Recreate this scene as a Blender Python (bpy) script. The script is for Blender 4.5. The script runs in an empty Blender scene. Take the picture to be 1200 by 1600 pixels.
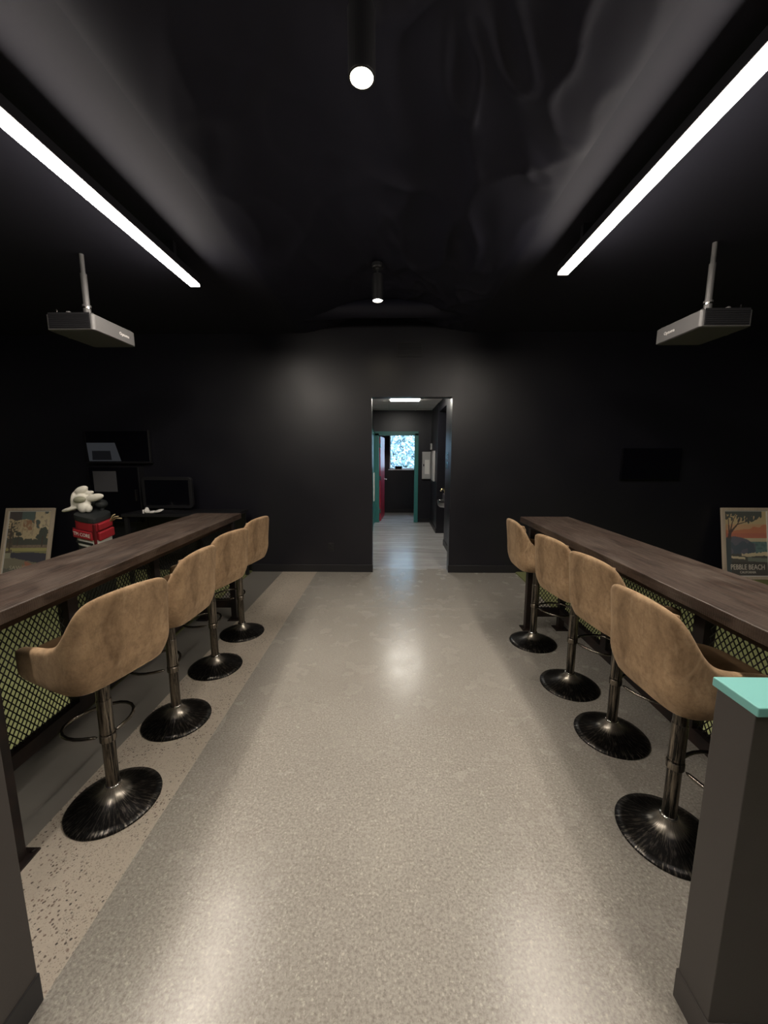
import bpy, bmesh, math, random
from mathutils import Vector, Matrix, noise
random.seed(7)
S = bpy.context.scene
C = S.collection
PI = math.pi

# ------------------------------------------------------------------ camera, world, exposure
cam_d = bpy.data.cameras.new('camera'); cam = bpy.data.objects.new('camera', cam_d); C.objects.link(cam)
cam_d.sensor_fit = 'VERTICAL'; cam_d.sensor_height = 36.0; cam_d.lens = 36.0 * 600.0 / 1600.0
cam_d.clip_start = 0.02; cam_d.clip_end = 200
cam.location = (0, 0, 1.6)
cam.rotation_euler = (PI / 2 - math.radians(8.437), 0, math.radians(1.133))
S.camera = cam
S.view_settings.view_transform = 'Standard'; S.view_settings.look = 'None'
S.view_settings.gamma = 1.0; S.view_settings.use_curve_mapping = False
S.view_settings.exposure = 0.0
W = bpy.data.worlds.new('sky'); S.world = W; W.use_nodes = True
W.node_tree.nodes['Background'].inputs[0].default_value = (0.50, 0.72, 1.0, 1)
W.node_tree.nodes['Background'].inputs[1].default_value = 13.0
STRIP_E = 96.0      # linear LED lenses
PEND_E = 140.0       # pendant lamp discs
TROFF_E = 32.0       # corridor ceiling panel

# ------------------------------------------------------------------ node material helpers
def mat(name, col=(.5, .5, .5), rough=.5, metal=0.0, spec=.5, **kw):
    m = bpy.data.materials.new(name); m.use_nodes = True
    b = m.node_tree.nodes['Principled BSDF']
    b.inputs['Base Color'].default_value = (*col, 1); b.inputs['Roughness'].default_value = rough
    b.inputs['Metallic'].default_value = metal; b.inputs['Specular IOR Level'].default_value = spec
    for k, v in kw.items(): b.inputs[k.replace('_', ' ')].default_value = v
    return m
class NT:
    def __init__(s, m):
        s.t = m.node_tree; s.b = s.t.nodes['Principled BSDF']; s.co = s.n('ShaderNodeTexCoord')
    def n(s, ty, **kw):
        x = s.t.nodes.new(ty)
        for k, v in kw.items(): setattr(x, k, v)
        return x
    def l(s, a, b): s.t.links.new(a, b)
    def mapping(s, scale=(1, 1, 1), src='Object', rot=(0, 0, 0)):
        m = s.n('ShaderNodeMapping'); m.inputs['Scale'].default_value = scale; m.inputs['Rotation'].default_value = rot
        s.l(s.co.outputs[src], m.inputs[0]); return m.outputs[0]
    def noise(s, vec, scale, detail=4, rough=.55, dist=0):
        x = s.n('ShaderNodeTexNoise'); x.inputs['Scale'].default_value = scale; x.inputs['Detail'].default_value = detail
        x.inputs['Roughness'].default_value = rough; x.inputs['Distortion'].default_value = dist
        s.l(vec, x.inputs['Vector']); return x.outputs['Fac']
    def voro(s, vec, scale, feat='F1', out='Distance', rnd=1.0):
        x = s.n('ShaderNodeTexVoronoi', feature=feat); x.inputs['Scale'].default_value = scale; x.inputs['Randomness'].default_value = rnd
        s.l(vec, x.inputs['Vector']); return x.outputs[out]
    def ramp(s, fac, stops):
        x = s.n('ShaderNodeValToRGB'); e = x.color_ramp.elements
        while len(e) < len(stops): e.new(0.5)
        for i, (p, c) in enumerate(stops):
            e[i].position = p; e[i].color = (*c, 1) if not isinstance(c, (int, float)) else (c, c, c, 1)
        s.l(fac, x.inputs[0]); return x.outputs[0]
    def mix(s, fac, a, b, mode='MIX'):
        x = s.n('ShaderNodeMix', data_type='RGBA', blend_type=mode)
        for sock, v in ((x.inputs[0], fac), (x.inputs[6], a), (x.inputs[7], b)):
            if isinstance(v, (int, float)): sock.default_value = v
            elif isinstance(v, tuple): sock.default_value = (*v, 1)
            else: s.l(v, sock)
        return x.outputs[2]
    def math(s, op, a, b=0.0, c=0.0):
        x = s.n('ShaderNodeMath', operation=op)
        for i, v in enumerate((a, b, c)):
            if isinstance(v, (int, float)): x.inputs[i].default_value = v
            else: s.l(v, x.inputs[i])
        return x.outputs[0]
    def bump(s, h, strength=.3, dist=.01):
        x = s.n('ShaderNodeBump'); x.inputs['Strength'].default_value = strength; x.inputs['Distance'].default_value = dist
        s.l(h, x.inputs['Height']); s.l(x.outputs[0], s.b.inputs['Normal'])
    def color(s, c): s.l(c, s.b.inputs['Base Color'])
    def rough(s, c): s.l(c, s.b.inputs['Roughness'])
def emit(name, col, strength):
    m = mat(name, (.8, .8, .8), .5)
    m.node_tree.nodes['Principled BSDF'].inputs['Emission Color'].default_value = (*col, 1)
    m.node_tree.nodes['Principled BSDF'].inputs['Emission Strength'].default_value = strength
    return m

M = {}
def build_materials():
    # black satin wall paint
    m = M['paint'] = mat('black_wall_paint', (.0085, .0085, .0132), .36, spec=.55); t = NT(m)
    v = t.mapping(); f = t.noise(v, 2.2, 5); t.rough(t.ramp(f, [(.3, .35), (.7, .42)]))
    t.bump(t.noise(v, 180, 2), .12, .002)
    m = M['ceil'] = mat('black_ceiling_paint', (.014, .014, .022), .75, spec=.25)
    m = M['drape'] = mat('black_drape_fabric', (.011, .011, .020), .6, spec=.25); t = NT(m)
    t.bump(t.noise(t.mapping(), 400, 2), .1, .001)
    m = M['base'] = mat('black_baseboard_rubber', (.014, .014, .016), .45)
    m = M['pony'] = mat('charcoal_half_wall_paint', (.060, .053, .050), .5, spec=.4); t = NT(m)
    t.bump(t.noise(t.mapping(), 240, 2), .12, .002)
    M['teal'] = mat('turquoise_laminate', (.19, .47, .44), .42, spec=.4)
    M['teal_paint'] = mat('teal_door_frame_paint', (.045, .21, .20), .4)
    M['red_paint'] = mat('red_door_paint', (.42, .03, .06), .4)
    # polished concrete with fine aggregate
    m = M['conc'] = mat('polished_aggregate_concrete', (.3, .28, .25), .3, spec=.5); t = NT(m)
    v = t.mapping()
    big = t.noise(v, .9, 4); fine = t.noise(v, 95, 3, .7); cell = t.voro(v, 170, out='Color')
    base = t.mix(t.ramp(big, [(.35, 0.), (.65, 1.)]), (.37, .345, .305), (.435, .41, .365))
    red = t.ramp(t.noise(v, 2.6, 3), [(.58, 0.), (.72, 1.)])
    base = t.mix(t.math('MULTIPLY', red, .14), base, (.37, .305, .265))
    sep = t.n('ShaderNodeSeparateColor'); t.l(cell, sep.inputs[0])
    base = t.mix(t.ramp(sep.outputs[0], [(.0, .30), (.2, .0)]), base, (.20, .18, .16))
    base = t.mix(t.ramp(sep.outputs[1], [(.84, .0), (1., .6)]), base, (.62, .58, .51))
    base = t.mix(t.ramp(fine, [(.34, .6), (.58, .0)]), base, (.17, .155, .135))
    t.color(base)
    t.rough(t.ramp(t.noise(v, 5, 5), [(.3, .21), (.7, .30)]))
    t.bump(fine, .05, .001)
    # trench patch with dark pebbles
    m = M['patch'] = mat('ground_pebble_concrete_patch', (.4, .36, .3), .4); t = NT(m)
    v = t.mapping(); d = t.voro(v, 80); cid = t.voro(v, 80, out='Color')
    sep = t.n('ShaderNodeSeparateColor'); t.l(cid, sep.inputs[0])
    body = t.mix(t.noise(v, 40, 4), (.44, .39, .32), (.58, .515, .43))
    area = t.ramp(t.noise(v, 3.2, 3), [(.30, .15), (.52, 1.)])
    peb = t.math('MULTIPLY', t.ramp(t.math('ADD', d, t.math('MULTIPLY', t.noise(v, 160, 2), .25)), [(.40, 1.), (.52, .0)]), t.ramp(sep.outputs[0], [(.55, .0), (.6, 1.)]))
    peb = t.math('MULTIPLY', peb, area)
    d2 = t.voro(v, 190); cid2 = t.voro(v, 190, out='Color'); sp2 = t.n('ShaderNodeSeparateColor'); t.l(cid2, sp2.inputs[0])
    peb2 = t.math('MULTIPLY', t.math('MULTIPLY', t.ramp(d2, [(.28, 1.), (.42, .0)]), t.ramp(sp2.outputs[0], [(.45, .0), (.5, .8)])), t.ramp(t.noise(v, 4.5, 3), [(.3, .1), (.6, 1.)]))
    peb = t.math('MAXIMUM', peb, peb2)
    pc = t.mix(sep.outputs[1], (.05, .042, .038), (.26, .19, .15))
    t.color(t.mix(peb, body, pc)); t.bump(t.noise(v, 120, 3), .12, .002)
    # plain trowelled slab
    m = M['slab'] = mat('plain_grey_concrete', (.25, .24, .22), .38); t = NT(m)
    v = t.mapping(); a = t.noise(v, 2.5, 6, .6); b = t.noise(t.mapping((1, 7, 1)), 1.4, 5)
    c = t.mix(a, (.17, .158, .14), (.27, .255, .23)); c = t.mix(t.math('MULTIPLY', b, .4), c, (.15, .145, .135)); t.color(c)
    t.rough(t.ramp(a, [(.3, .3), (.7, .42)]))
    # corridor slab, streaked across
    m = M['hall'] = mat('streaked_corridor_concrete', (.33, .32, .31), .28, spec=.8); t = NT(m)
    v = t.mapping((.5, 5, 1)); a = t.noise(v, 1.6, 6, .6, .4); b = t.noise(t.mapping(), 6, 6, .65)
    c = t.mix(t.ramp(a, [(.35, 0.), (.65, 1.)]), (.37, .36, .35), (.54, .53, .52)); c = t.mix(t.math('MULTIPLY', t.ramp(b, [(.4, 0.), (.7, 1.)]), .3), c, (.32, .31, .30)); t.color(c)
    t.rough(t.ramp(a, [(.3, .17), (.7, .28)])); t.bump(a, .12, .01)
    M['joint'] = mat('pale_joint_filler', (.46, .43, .37), .5)
    m = M['turf'] = mat('green_putting_turf', (.20, .24, .075), .85, spec=.2); t = NT(m)
    v = t.mapping(); t.color(t.mix(t.noise(v, 300, 2), (.16, .18, .075), (.30, .32, .15))); t.bump(t.noise(v, 500, 2), .5, .004)
    # bar wood
    m = M['wood'] = mat('dark_rough_sawn_wood', (.05, .035, .027), .42); t = NT(m)
    g = t.noise(t.mapping((9, .8, 9)), 5, 8, .65, .6); s1 = t.noise(t.mapping((40, 1.2, 40)), 4, 3); p = t.noise(t.mapping((2.2, 1, 1)), 3.4, 7, .68, .5)
    saw = t.n('ShaderNodeTexWave', wave_type='BANDS', bands_direction='Y'); saw.inputs['Scale'].default_value = 38; saw.inputs['Distortion'].default_value = 6; saw.inputs['Detail'].default_value = 3
    t.l(t.mapping(rot=(0, 0, .35)), saw.inputs['Vector'])
    c = t.mix(t.ramp(g, [(.36, 0.), (.64, 1.)]), (.015, .010, .008), (.075, .049, .037)); c = t.mix(t.ramp(p, [(.42, .0), (.66, .8)]), c, (.112, .086, .070))
    c = t.mix(t.math('MULTIPLY', saw.outputs['Fac'], .25), c, (.02, .013, .010))
    c = t.mix(t.ramp(s1, [(.62, .0), (.72, .6)]), c, (.22, .18, .15)); t.color(c)
    t.rough(t.ramp(g, [(.3, .5), (.7, .36)])); t.bump(t.mix(.5, g, saw.outputs['Fac']), .35, .003)
    m = M['steel'] = mat('rusty_black_steel', (.018, .013, .012), .5, .2); t = NT(m)
    t.color(t.mix(t.ramp(t.noise(t.mapping(), 6, 5), [(.4, 0.), (.7, 1.)]), (.012, .010, .010), (.040, .023, .018)))
    M['grid'] = mat('black_expanded_metal', (.010, .009, .008), .55)
    # suede
    m = M['suede'] = mat('tan_distressed_suede', (.3, .2, .1), .78, spec=.25); t = NT(m)
    v = t.mapping(); a = t.noise(t.mapping((1, 1, .6)), 8, 8, .72, .3); b = t.noise(v, 42, 6, .72, .3); vv = t.noise(t.mapping((1, 1, .45)), 14, 5, .6, 1.2)
    c = t.mix(t.ramp(a, [(.32, 0.), (.68, 1.)]), (.165, .103, .055), (.43, .288, .165))
    c = t.mix(t.ramp(b, [(.48, .0), (.72, .55)]), c, (.13, .083, .048)); c = t.mix(t.ramp(vv, [(.55, .0), (.75, .55)]), c, (.50, .36, .22)); t.color(c)
    t.rough(t.ramp(a, [(.3, .85), (.7, .66)])); t.bump(b, .12, .004)
    t.b.inputs['Sheen Weight'].default_value = .25; t.b.inputs['Sheen Roughness'].default_value = .5; t.b.inputs['Sheen Tint'].default_value = (.9, .7, .5, 1)
    m = M['suede_dark'] = mat('brown_suede_cushion', (.16, .10, .055), .8, spec=.25); t = NT(m)
    v = t.mapping(); t.color(t.mix(t.noise(v, 9, 6, .65, .6), (.10, .06, .032), (.30, .19, .10))); t.bump(t.noise(v, 30, 4), .12, .004)
    # black metal with silver brushing: radial on the foot, vertical on the post
    m = M['foot'] = mat('brushed_black_foot_metal', (.02, .02, .02), .34, .85); t = NT(m)
    sx = t.n('ShaderNodeSeparateXYZ'); t.l(t.co.outputs['Object'], sx.inputs[0])
    ang = t.math('ARCTAN2', sx.outputs[1], sx.outputs[0]); rr = t.math('SQRT', t.math('ADD', t.math('MULTIPLY', sx.outputs[0], sx.outputs[0]), t.math('MULTIPLY', sx.outputs[1], sx.outputs[1])))
    cmb = t.n('ShaderNodeCombineXYZ'); t.l(t.math('MULTIPLY', ang, 6.0), cmb.inputs[0]); t.l(t.math('MULTIPLY', rr, 7.0), cmb.inputs[1])
    st = t.noise(cmb.outputs[0], 3.0, 5, .65); wear = t.ramp(rr, [(.03, .8), (.075, .26), (.16, .16), (.19, .5)])
    f = t.math('MULTIPLY', t.ramp(st, [(.50, 0.), (.72, 1.)]), wear)
    f2 = t.math('ADD', f, t.ramp(rr, [(.035, .5), (.075, 0.)]))
    t.color(t.mix(f2, (.016, .0155, .016), (.72, .66, .56))); t.rough(t.ramp(st, [(.3, .42), (.7, .28)]))
    m = M['post'] = mat('brushed_black_post_metal', (.02, .02, .02), .34, .85); t = NT(m)
    st = t.noise(t.mapping((55, 55, 3)), 1.0, 6, .7); t.color(t.mix(t.ramp(st, [(.44, 0.), (.70, .8)]), (.018, .017, .016), (.58, .50, .40)))
    m = M['ring'] = mat('worn_chrome_ring_metal', (.25, .23, .2), .25, 1.0)
    M['chrome'] = mat('chrome', (.7, .68, .65), .18, 1.0)
    M['lever'] = mat('bright_lever_metal', (.85, .83, .78), .4, .5)
    M['blackplast'] = mat('black_plastic', (.012, .012, .014), .38)
    M['proj'] = mat('dark_grey_projector_plastic', (.11, .108, .108), .42)
    M['screen'] = mat('black_glass_screen', (.003, .003, .005), .12)
    M['white'] = mat('white_plastic', (.78, .77, .74), .45)
    M['whitecloth'] = mat('white_leather', (.72, .70, .62), .6)
    M['olive'] = mat('olive_grey_leather', (.30, .30, .22), .6)
    m = M['red'] = mat('red_bag_fabric', (.30, .014, .022), .55); t = NT(m); t.bump(t.noise(t.mapping(), 160, 2), .2, .002)
    M['redtrim'] = mat('dark_red_piping', (.10, .004, .008), .5)
    M['bagblack'] = mat('black_bag_fabric', (.016, .019, .020), .6)
    M['tan'] = mat('tan_cord', (.42, .33, .19), .7)
    m = M['frame'] = mat('pale_ash_frame_wood', (.36, .29, .21), .5); t = NT(m)
    t.color(t.mix(t.noise(t.mapping((6, 6, .8)), 8, 5), (.52, .43, .33), (.72, .61, .48)))
    m = M['print'] = mat('poster_print', (.5, .5, .5), .35); t = NT(m); a = t.n('ShaderNodeVertexColor', layer_name='Col'); t.color(a.outputs[0])
    M['inkwhite'] = mat('cream_print_ink', (.85, .80, .70), .5)
    M['inkbeige'] = mat('faded_beige_print_ink', (.62, .58, .45), .5)
    M['tile'] = mat('grey_ceiling_tile', (.74, .71, .68), .8); t = NT(M['tile']); t.bump(t.noise(t.mapping(), 120, 3), .3, .003)
    M['tbar'] = mat('ceiling_grid_metal', (.6, .58, .56), .5)
    M['panelgrey'] = mat('grey_enamel', (.40, .39, .38), .4)
    M['paper'] = mat('white_paper', (.7, .68, .64), .7)
    M['stainless'] = mat('stainless_steel', (.42, .41, .40), .3, 1.0)
    M['brass'] = mat('polished_brass', (.75, .62, .35), .25, 1.0)
    M['led'] = emit('led_lens', (1.0, .90, .79), STRIP_E)
    M['lamp'] = emit('lamp_disc', (1.0, .86, .62), PEND_E)
    M['troff'] = emit('troffer_lens', (1.0, .95, .86), TROFF_E)
    M['leaf'] = mat('pale_green_leaves', (.30, .42, .30), .5); t = NT(M['leaf'])
    oi = t.voro(t.mapping(), 9, out='Color'); t.color(t.mix(oi, (.16, .26, .29), (.60, .72, .75)))
    M['bark'] = mat('tree_bark', (.12, .09, .07), .8)
    M['lawn'] = mat('outdoor_grass', (.12, .18, .06), .9)
    g = M['glass'] = bpy.data.materials.new('window_glass'); g.use_nodes = True; nt = g.node_tree; nt.nodes.clear()
    o = nt.nodes.new('ShaderNodeOutputMaterial'); mx = nt.nodes.new('ShaderNodeMixShader'); mx.inputs[0].default_value = .06
    tr = nt.nodes.new('ShaderNodeBsdfTransparent'); gl = nt.nodes.new('ShaderNodeBsdfGlossy'); gl.inputs['Roughness'].default_value = .02
    nt.links.new(tr.outputs[0], mx.inputs[1]); nt.links.new(gl.outputs[0], mx.inputs[2]); nt.links.new(mx.outputs[0], o.inputs[0])
    M['scr_pic'] = emit('dim_screen_page', (.75, .80, .9), .028)  # weak emission standing in for a reflection in the screen glass
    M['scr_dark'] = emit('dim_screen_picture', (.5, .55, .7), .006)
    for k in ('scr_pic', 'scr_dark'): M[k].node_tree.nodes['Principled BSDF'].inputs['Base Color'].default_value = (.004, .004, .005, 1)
build_materials()

# ------------------------------------------------------------------ mesh helpers
def box(bm, x0, x1, y0, y1, z0, z1, mtx=None):
    vs = [bm.verts.new((x, y, z)) for x in (x0, x1) for y in (y0, y1) for z in (z0, z1)]
    for f in ((0, 1, 3, 2), (4, 6, 7, 5), (0, 4, 5, 1), (2, 3, 7, 6), (0, 2, 6, 4), (1, 5, 7, 3)): bm.faces.new([vs[i] for i in f])
    if mtx: bmesh.ops.transform(bm, matrix=mtx, verts=vs)
    return vs
def lathe(bm, prof, n=32, c=(0, 0, 0), cap=True):
    rings = [[bm.verts.new((c[0] + r * math.cos(2 * PI * k / n), c[1] + r * math.sin(2 * PI * k / n), c[2] + z)) for k in range(n)] for r, z in prof]
    for a, b in zip(rings, rings[1:]):
        for k in range(n): bm.faces.new((a[k], a[(k + 1) % n], b[(k + 1) % n], b[k]))
    if cap:
        bm.faces.new(rings[0][::-1]); bm.faces.new(rings[-1])
    return [v for r in rings for v in r]
def tube(bm, pts, r, n=8, closed=False):
    pts = [Vector(p) for p in pts]; N = len(pts); rings = []; up = Vector((0, 0, 1))
    for i, p in enumerate(pts):
        a = pts[(i - 1) % N] if (closed or i) else p; b = pts[(i + 1) % N] if (closed or i < N - 1) else p
        d = (b - a).normalized(); s = d.cross(up)
        if s.length < 1e-3: s = d.cross(Vector((1, 0, 0)))
        s.normalize(); u = s.cross(d); rr = r[i] if isinstance(r, (list, tuple)) else r
        rings.append([bm.verts.new(p + rr * (math.cos(2 * PI * k / n) * s + math.sin(2 * PI * k / n) * u)) for k in range(n)])
    for i in range(N if closed else N - 1):
        a, b = rings[i], rings[(i + 1) % N]
        for k in range(n): bm.faces.new((a[k], a[(k + 1) % n], b[(k + 1) % n], b[k]))
    if not closed: bm.faces.new(rings[0]); bm.faces.new(rings[-1][::-1])
def loft(bm, rings, closed_u=True, cap0=False, cap1=False):
    R = [[bm.verts.new(p) for p in r] for r in rings]
    n = len(R[0])
    for a, b in zip(R, R[1:]):
        for k in range(n if closed_u else n - 1): bm.faces.new((a[k], a[(k + 1) % n], b[(k + 1) % n], b[k]))
    if cap0: bm.faces.new(R[0][::-1])
    if cap1: bm.faces.new(R[-1])
    return R
def blob(bm, c, s, rot=(0, 0, 0), seg=12):
    from mathutils import Euler
    m = Matrix.Translation(c) @ Euler(rot).to_matrix().to_4x4() @ Matrix.Diagonal((*s, 1))
    bmesh.ops.create_uvsphere(bm, u_segments=seg, v_segments=seg // 2 + 2, radius=1, matrix=m)
def obj(name, bm, material, parent=None, smooth=False, bevel=0, sub=0, loc=None):
    bmesh.ops.recalc_face_normals(bm, faces=bm.faces)
    me = bpy.data.meshes.new(name); bm.to_mesh(me); bm.free()
    me.materials.append(material)
    if smooth:
        for p in me.polygons: p.use_smooth = True
    o = bpy.data.objects.new(name, me); C.objects.link(o)
    if parent: o.parent = parent
    if loc: o.location = loc
    if bevel:
        b = o.modifiers.new('bevel', 'BEVEL'); b.width = bevel; b.segments = 2; b.limit_method = 'ANGLE'
    if sub:
        s = o.modifiers.new('sub', 'SUBSURF'); s.levels = sub; s.render_levels = sub
    return o
def boxes(name, lst, material, parent=None, bevel=0, loc=None):
    bm = bmesh.new()
    for b in lst: box(bm, *b)
    return obj(name, bm, material, parent, bevel=bevel, loc=loc)
def tag(o, label, cat, group=None):
    o['label'] = label; o['category'] = cat
    if group: o['group'] = group
    return o
def thing(name, label, cat, loc=(0, 0, 0), rz=0, group=None):
    o = bpy.data.objects.new(name, None); C.objects.link(o); o.location = loc; o.rotation_euler = (0, 0, rz)
    o.empty_display_size = .1
    return tag(o, label, cat, group)
def struct(o): o['kind'] = 'structure'; return o
def dup(root, loc, rz, label, group):
    r = root.copy(); C.objects.link(r); r.location = loc; r.rotation_euler = (0, 0, rz); r['label'] = label; r['group'] = group
    for ch in list(root.children):
        c = ch.copy(); C.objects.link(c); c.parent = r
        for g in ch.children:
            d = g.copy(); C.objects.link(d); d.parent = c
    return r
def text(name, s, size, material, parent, mtx, sx=1.0, thick=.0006):
    cu = bpy.data.curves.new(name, 'FONT'); cu.body = s; cu.size = size; cu.extrude = thick; cu.align_x = 'CENTER'; cu.align_y = 'CENTER'; cu.resolution_u = 2
    tmp = bpy.data.objects.new(name + '_tmp', cu); C.objects.link(tmp)
    me = bpy.data.meshes.new_from_object(tmp); bpy.data.objects.remove(tmp); me.materials.clear(); me.materials.append(material)
    me.transform(mtx @ Matrix.Diagonal((sx, 1, 1, 1)))
    o = bpy.data.objects.new(name, me); C.objects.link(o); o.parent = parent
    return o

# ------------------------------------------------------------------ setting: main room
YB = 5.13           # front face of the back wall
XL, XR, YN, ZT = -6.2, 6.2, -3.6, 3.5
DX0, DX1, DZ = -.262, .783, 2.342      # doorway opening
floor = struct(boxes('floor', [(-1.03, XR, YN, YB + .16, -.12, 0)], M['conc']))
boxes('pebble_patch', [(-1.505, -1.03, YN, YB, -.12, .0)], M['patch'], floor)
boxes('plain_slab', [(XL, -1.505, YN, YB, -.12, .0)], M['slab'], floor)
bm = bmesh.new()
box(bm, -1.03, XR - 4.5, 3.868, 3.875, -.01, .0006); obj('saw_joint', bm, M['joint'], floor)
turfl = struct(boxes('floor_turf_left', [(XL, -1.93, YN, YB, 0, .014)], M['turf'])); turfr = struct(boxes('floor_turf_right', [(1.70, XR, YN, YB, 0, .014)], M['turf']))
struct(boxes('wall_back', [(XL, DX0, YB, YB + .16, 0, ZT + .3), (DX1, XR, YB, YB + .16, 0, ZT + .3), (DX0, DX1, YB, YB + .16, DZ, ZT + .3)], M['paint']))
struct(boxes('baseboard_back', [(-1.95, DX0 + .006, YB - .014, YB, 0, .105), (DX1 - .006, 1.72, YB - .014, YB, 0, .105)], M['base'], bevel=.004))
struct(boxes('wall_left', [(XL - .15, XL, YN, YB + .16, 0, ZT + .3)], M['paint']))
struct(boxes('wall_right', [(XR, XR + .15, YN, YB + .16, 0, ZT + .3)], M['paint']))
struct(boxes('wall_front', [(XL, XR, YN - .15, YN, 0, ZT + .3)], M['paint']))
# ceiling: two lower bay soffits with a draped recess between
RX0, RX1, ZS = -1.15, 1.0, 3.13
ceil = struct(boxes('ceiling', [(XL, RX0, YN, YB, ZS, ZT + .3), (RX1, XR, YN, YB, ZS, ZT + .3)], M['ceil']))
bm = bmesh.new(); nx, ny = 96, 260
for j in range(ny + 1):
    for i in range(nx + 1):
        x = RX0 + (RX1 - RX0) * i / nx; y = -.6 + (YB + .6) * j / ny; e = math.sin(PI * i / nx)
        z = ZS + .24 * e ** 1.6
        n1 = noise.noise(Vector((x * 1.1, y * .9, 3.1))); n2 = noise.noise(Vector((x * 3.2 + n1 * 2.5, y * 1.6, 7.7)))
        ridge = (1 - abs(noise.noise(Vector((x * 2.4 + y * .8 + n1, y * 1.1 - x * .6, 1.3))))) ** 6
        ridge2 = (1 - abs(noise.noise(Vector((x * 4.5 - y * 1.2, y * 1.9 + n1 * 2, 9.3))))) ** 8
        amp = .25 + .75 * max(0, min(1, (x + .3) / .5))
        z += min(1, 2.2 * e) * (-.02 * n1 - .014 * n2 - amp * (.028 * ridge + .022 * ridge2))
        bm.verts.new((x, y, z))
bm.verts.ensure_lookup_table()
for j in range(ny):
    for i in range(nx):
        a = j * (nx + 1) + i; bm.faces.new([bm.verts[k] for k in (a, a + 1, a + nx + 2, a + nx + 1)])
obj('ceiling_drape', bm, M['drape'], ceil, smooth=True)
boxes('drape_backing', [(RX0, RX1, YN, YB, ZT + .2, ZT + .3), (RX0, RX1, YN, -.6, ZS, ZT + .2)], M['ceil'], ceil)
bm = bmesh.new(); tube(bm, [(RX0 + .1, 4.72, 3.24), (-.5, 4.72, 3.27), (.4, 4.72, 3.27), (RX1 - .1, 4.72, 3.24)], .10, 20)
struct(obj('trim_1', bm, M['drape'], smooth=True))    # wrapped duct across the recess

# near half walls with turquoise caps
for side, x0, x1, y0, y1, nm in ((1, .850, 3.2, .832, .940, 'wall_near_right'), (-1, -3.2, -1.031, .775, .892, 'wall_near_left')):
    w = struct(boxes(nm, [(x0, x1, y0, y1, 0, 1.0)], M['pony'], bevel=.002)); g = .004
    boxes('cap', [(x0 - g if side > 0 else x0, x1 if side > 0 else x1 + g, y0 - .008, y1 + .012, 1.0, 1.024)], M['teal'], w, bevel=.0025)
    boxes('baseboard', [(x0 - g if side > 0 else x0, x1 if side > 0 else x1 + g, y0 - g, y1 + g, 0, .10)], M['base' if side < 0 else 'pony'], w, bevel=.003)

# wall plates, vent
o = thing('wall_outlet', 'black wall outlet low on the back wall left of the doorway', 'outlet', (-.83, YB, .348))
boxes('plate', [(-.036, .036, -.006, 0, -.057, .057)], M['base'], o, bevel=.002)
boxes('socket', [(-.017, .017, -.009, -.006, .008, .038)], M['blackplast'], o); boxes('socket', [(-.017, .017, -.009, -.006, -.038, -.008)], M['blackplast'], o)
o = thing('air_vent', 'black louvred air vent high on the back wall above the doorway', 'vent', (.224, YB, 2.925))
boxes('frame', [(-.165, .165, -.012, 0, .07, .088), (-.165, .165, -.012, 0, -.088, -.07), (-.165, -.147, -.012, 0, -.07, .07), (.147, .165, -.012, 0, -.07, .07)], M['base'], o)
for k in range(6): boxes('slat', [(-.147, .147, -.011, -.002, -.062 + k * .022, -.052 + k * .022)], M['base'], o)

# ------------------------------------------------------------------ corridor and room beyond
YE = 9.12; CXL, CXR, CZ = -.425, .94, 2.615
AY0, AY1 = 6.8, 7.82                      # alcove in the right corridor wall
struct(boxes('floor_corridor', [(-1.2, 2.2, YB + .16, 10.9, -.12, 0)], M['hall']))
struct(boxes('wall_corridor_left', [(CXL - .12, CXL, YB + .16, YE, 0, 2.8)], M['paint']))
struct(boxes('wall_corridor_right', [(CXR, CXR + .12, YB + .16, AY0, 0, 2.8), (CXR - .02, CXR + .12, AY1, YE, 0, 2.8), (CXR, CXR + .12, AY0, AY1, 2.45, 2.8),
       ], M['paint']))
struct(boxes('wall_alcove_back', [(CXR + .5, CXR + .62, AY0 - .12, AY1 + .1, 0, 2.8)], M['paint'])); struct(boxes('wall_alcove_near', [(CXR + .12, CXR + .5, AY0 - .12, AY0, 0, 2.8)], M['paint']))
struct(boxes('wall_alcove_far', [(CXR + .12, CXR + .5, AY1, AY1 + .1, 0, 2.8)], M['paint'])); struct(boxes('ceiling_alcove', [(CXR + .12, CXR + .5, AY0, AY1, 2.45, 2.6)], M['paint']))
EX0, EX1, EZ = -.345, .585, 2.10          # end door rough opening
struct(boxes('wall_corridor_end', [(CXL - .12, EX0, YE, YE + .12, 0, 2.8), (EX1, CXR + .12, YE, YE + .12, 0, 2.8), (EX0, EX1, YE, YE + .12, EZ, 2.8)], M['paint']))
struct(boxes('baseboard_corridor', [(EX1 + .09, CXR - .02, YE - .012, YE, 0, .1), (CXR - .032, CXR - .02, AY1, YE, 0, .1), (CXR - .012, CXR, YB + .16, AY0, 0, .1)], M['base']))
cc = struct(boxes('ceiling_corridor', [(CXL, CXR, YB + .16, YE, CZ + .03, CZ + .12)], M['tbar']))
tx = [CXL, -.06, .55, CXR]; ty = [5.29, 5.68, 6.29, 6.90, 7.51, 8.12, 8.73, YE]
for i in range(3):
    for j in range(7):
        if i == 1 and j == 3: continue
        g = .011; boxes('ceiling_tile', [(tx[i] + g, tx[i + 1] - g, ty[j] + g, ty[j + 1] - g, CZ + .004, CZ + .03)], M['tile'], cc)
bm = bmesh.new()
for x in tx[1:3]: box(bm, x - .012, x + .012, 5.29, YE, CZ, CZ + .03)
for y in ty[1:-1]: box(bm, CXL, CXR, y - .012, y + .012, CZ + .0005, CZ + .03)
obj('ceiling_grid', bm, M['tbar'], cc)
o = thing('ceiling_light', 'lit square ceiling panel light in the corridor ceiling', 'ceiling light', (.245, 7.205, CZ))
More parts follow.
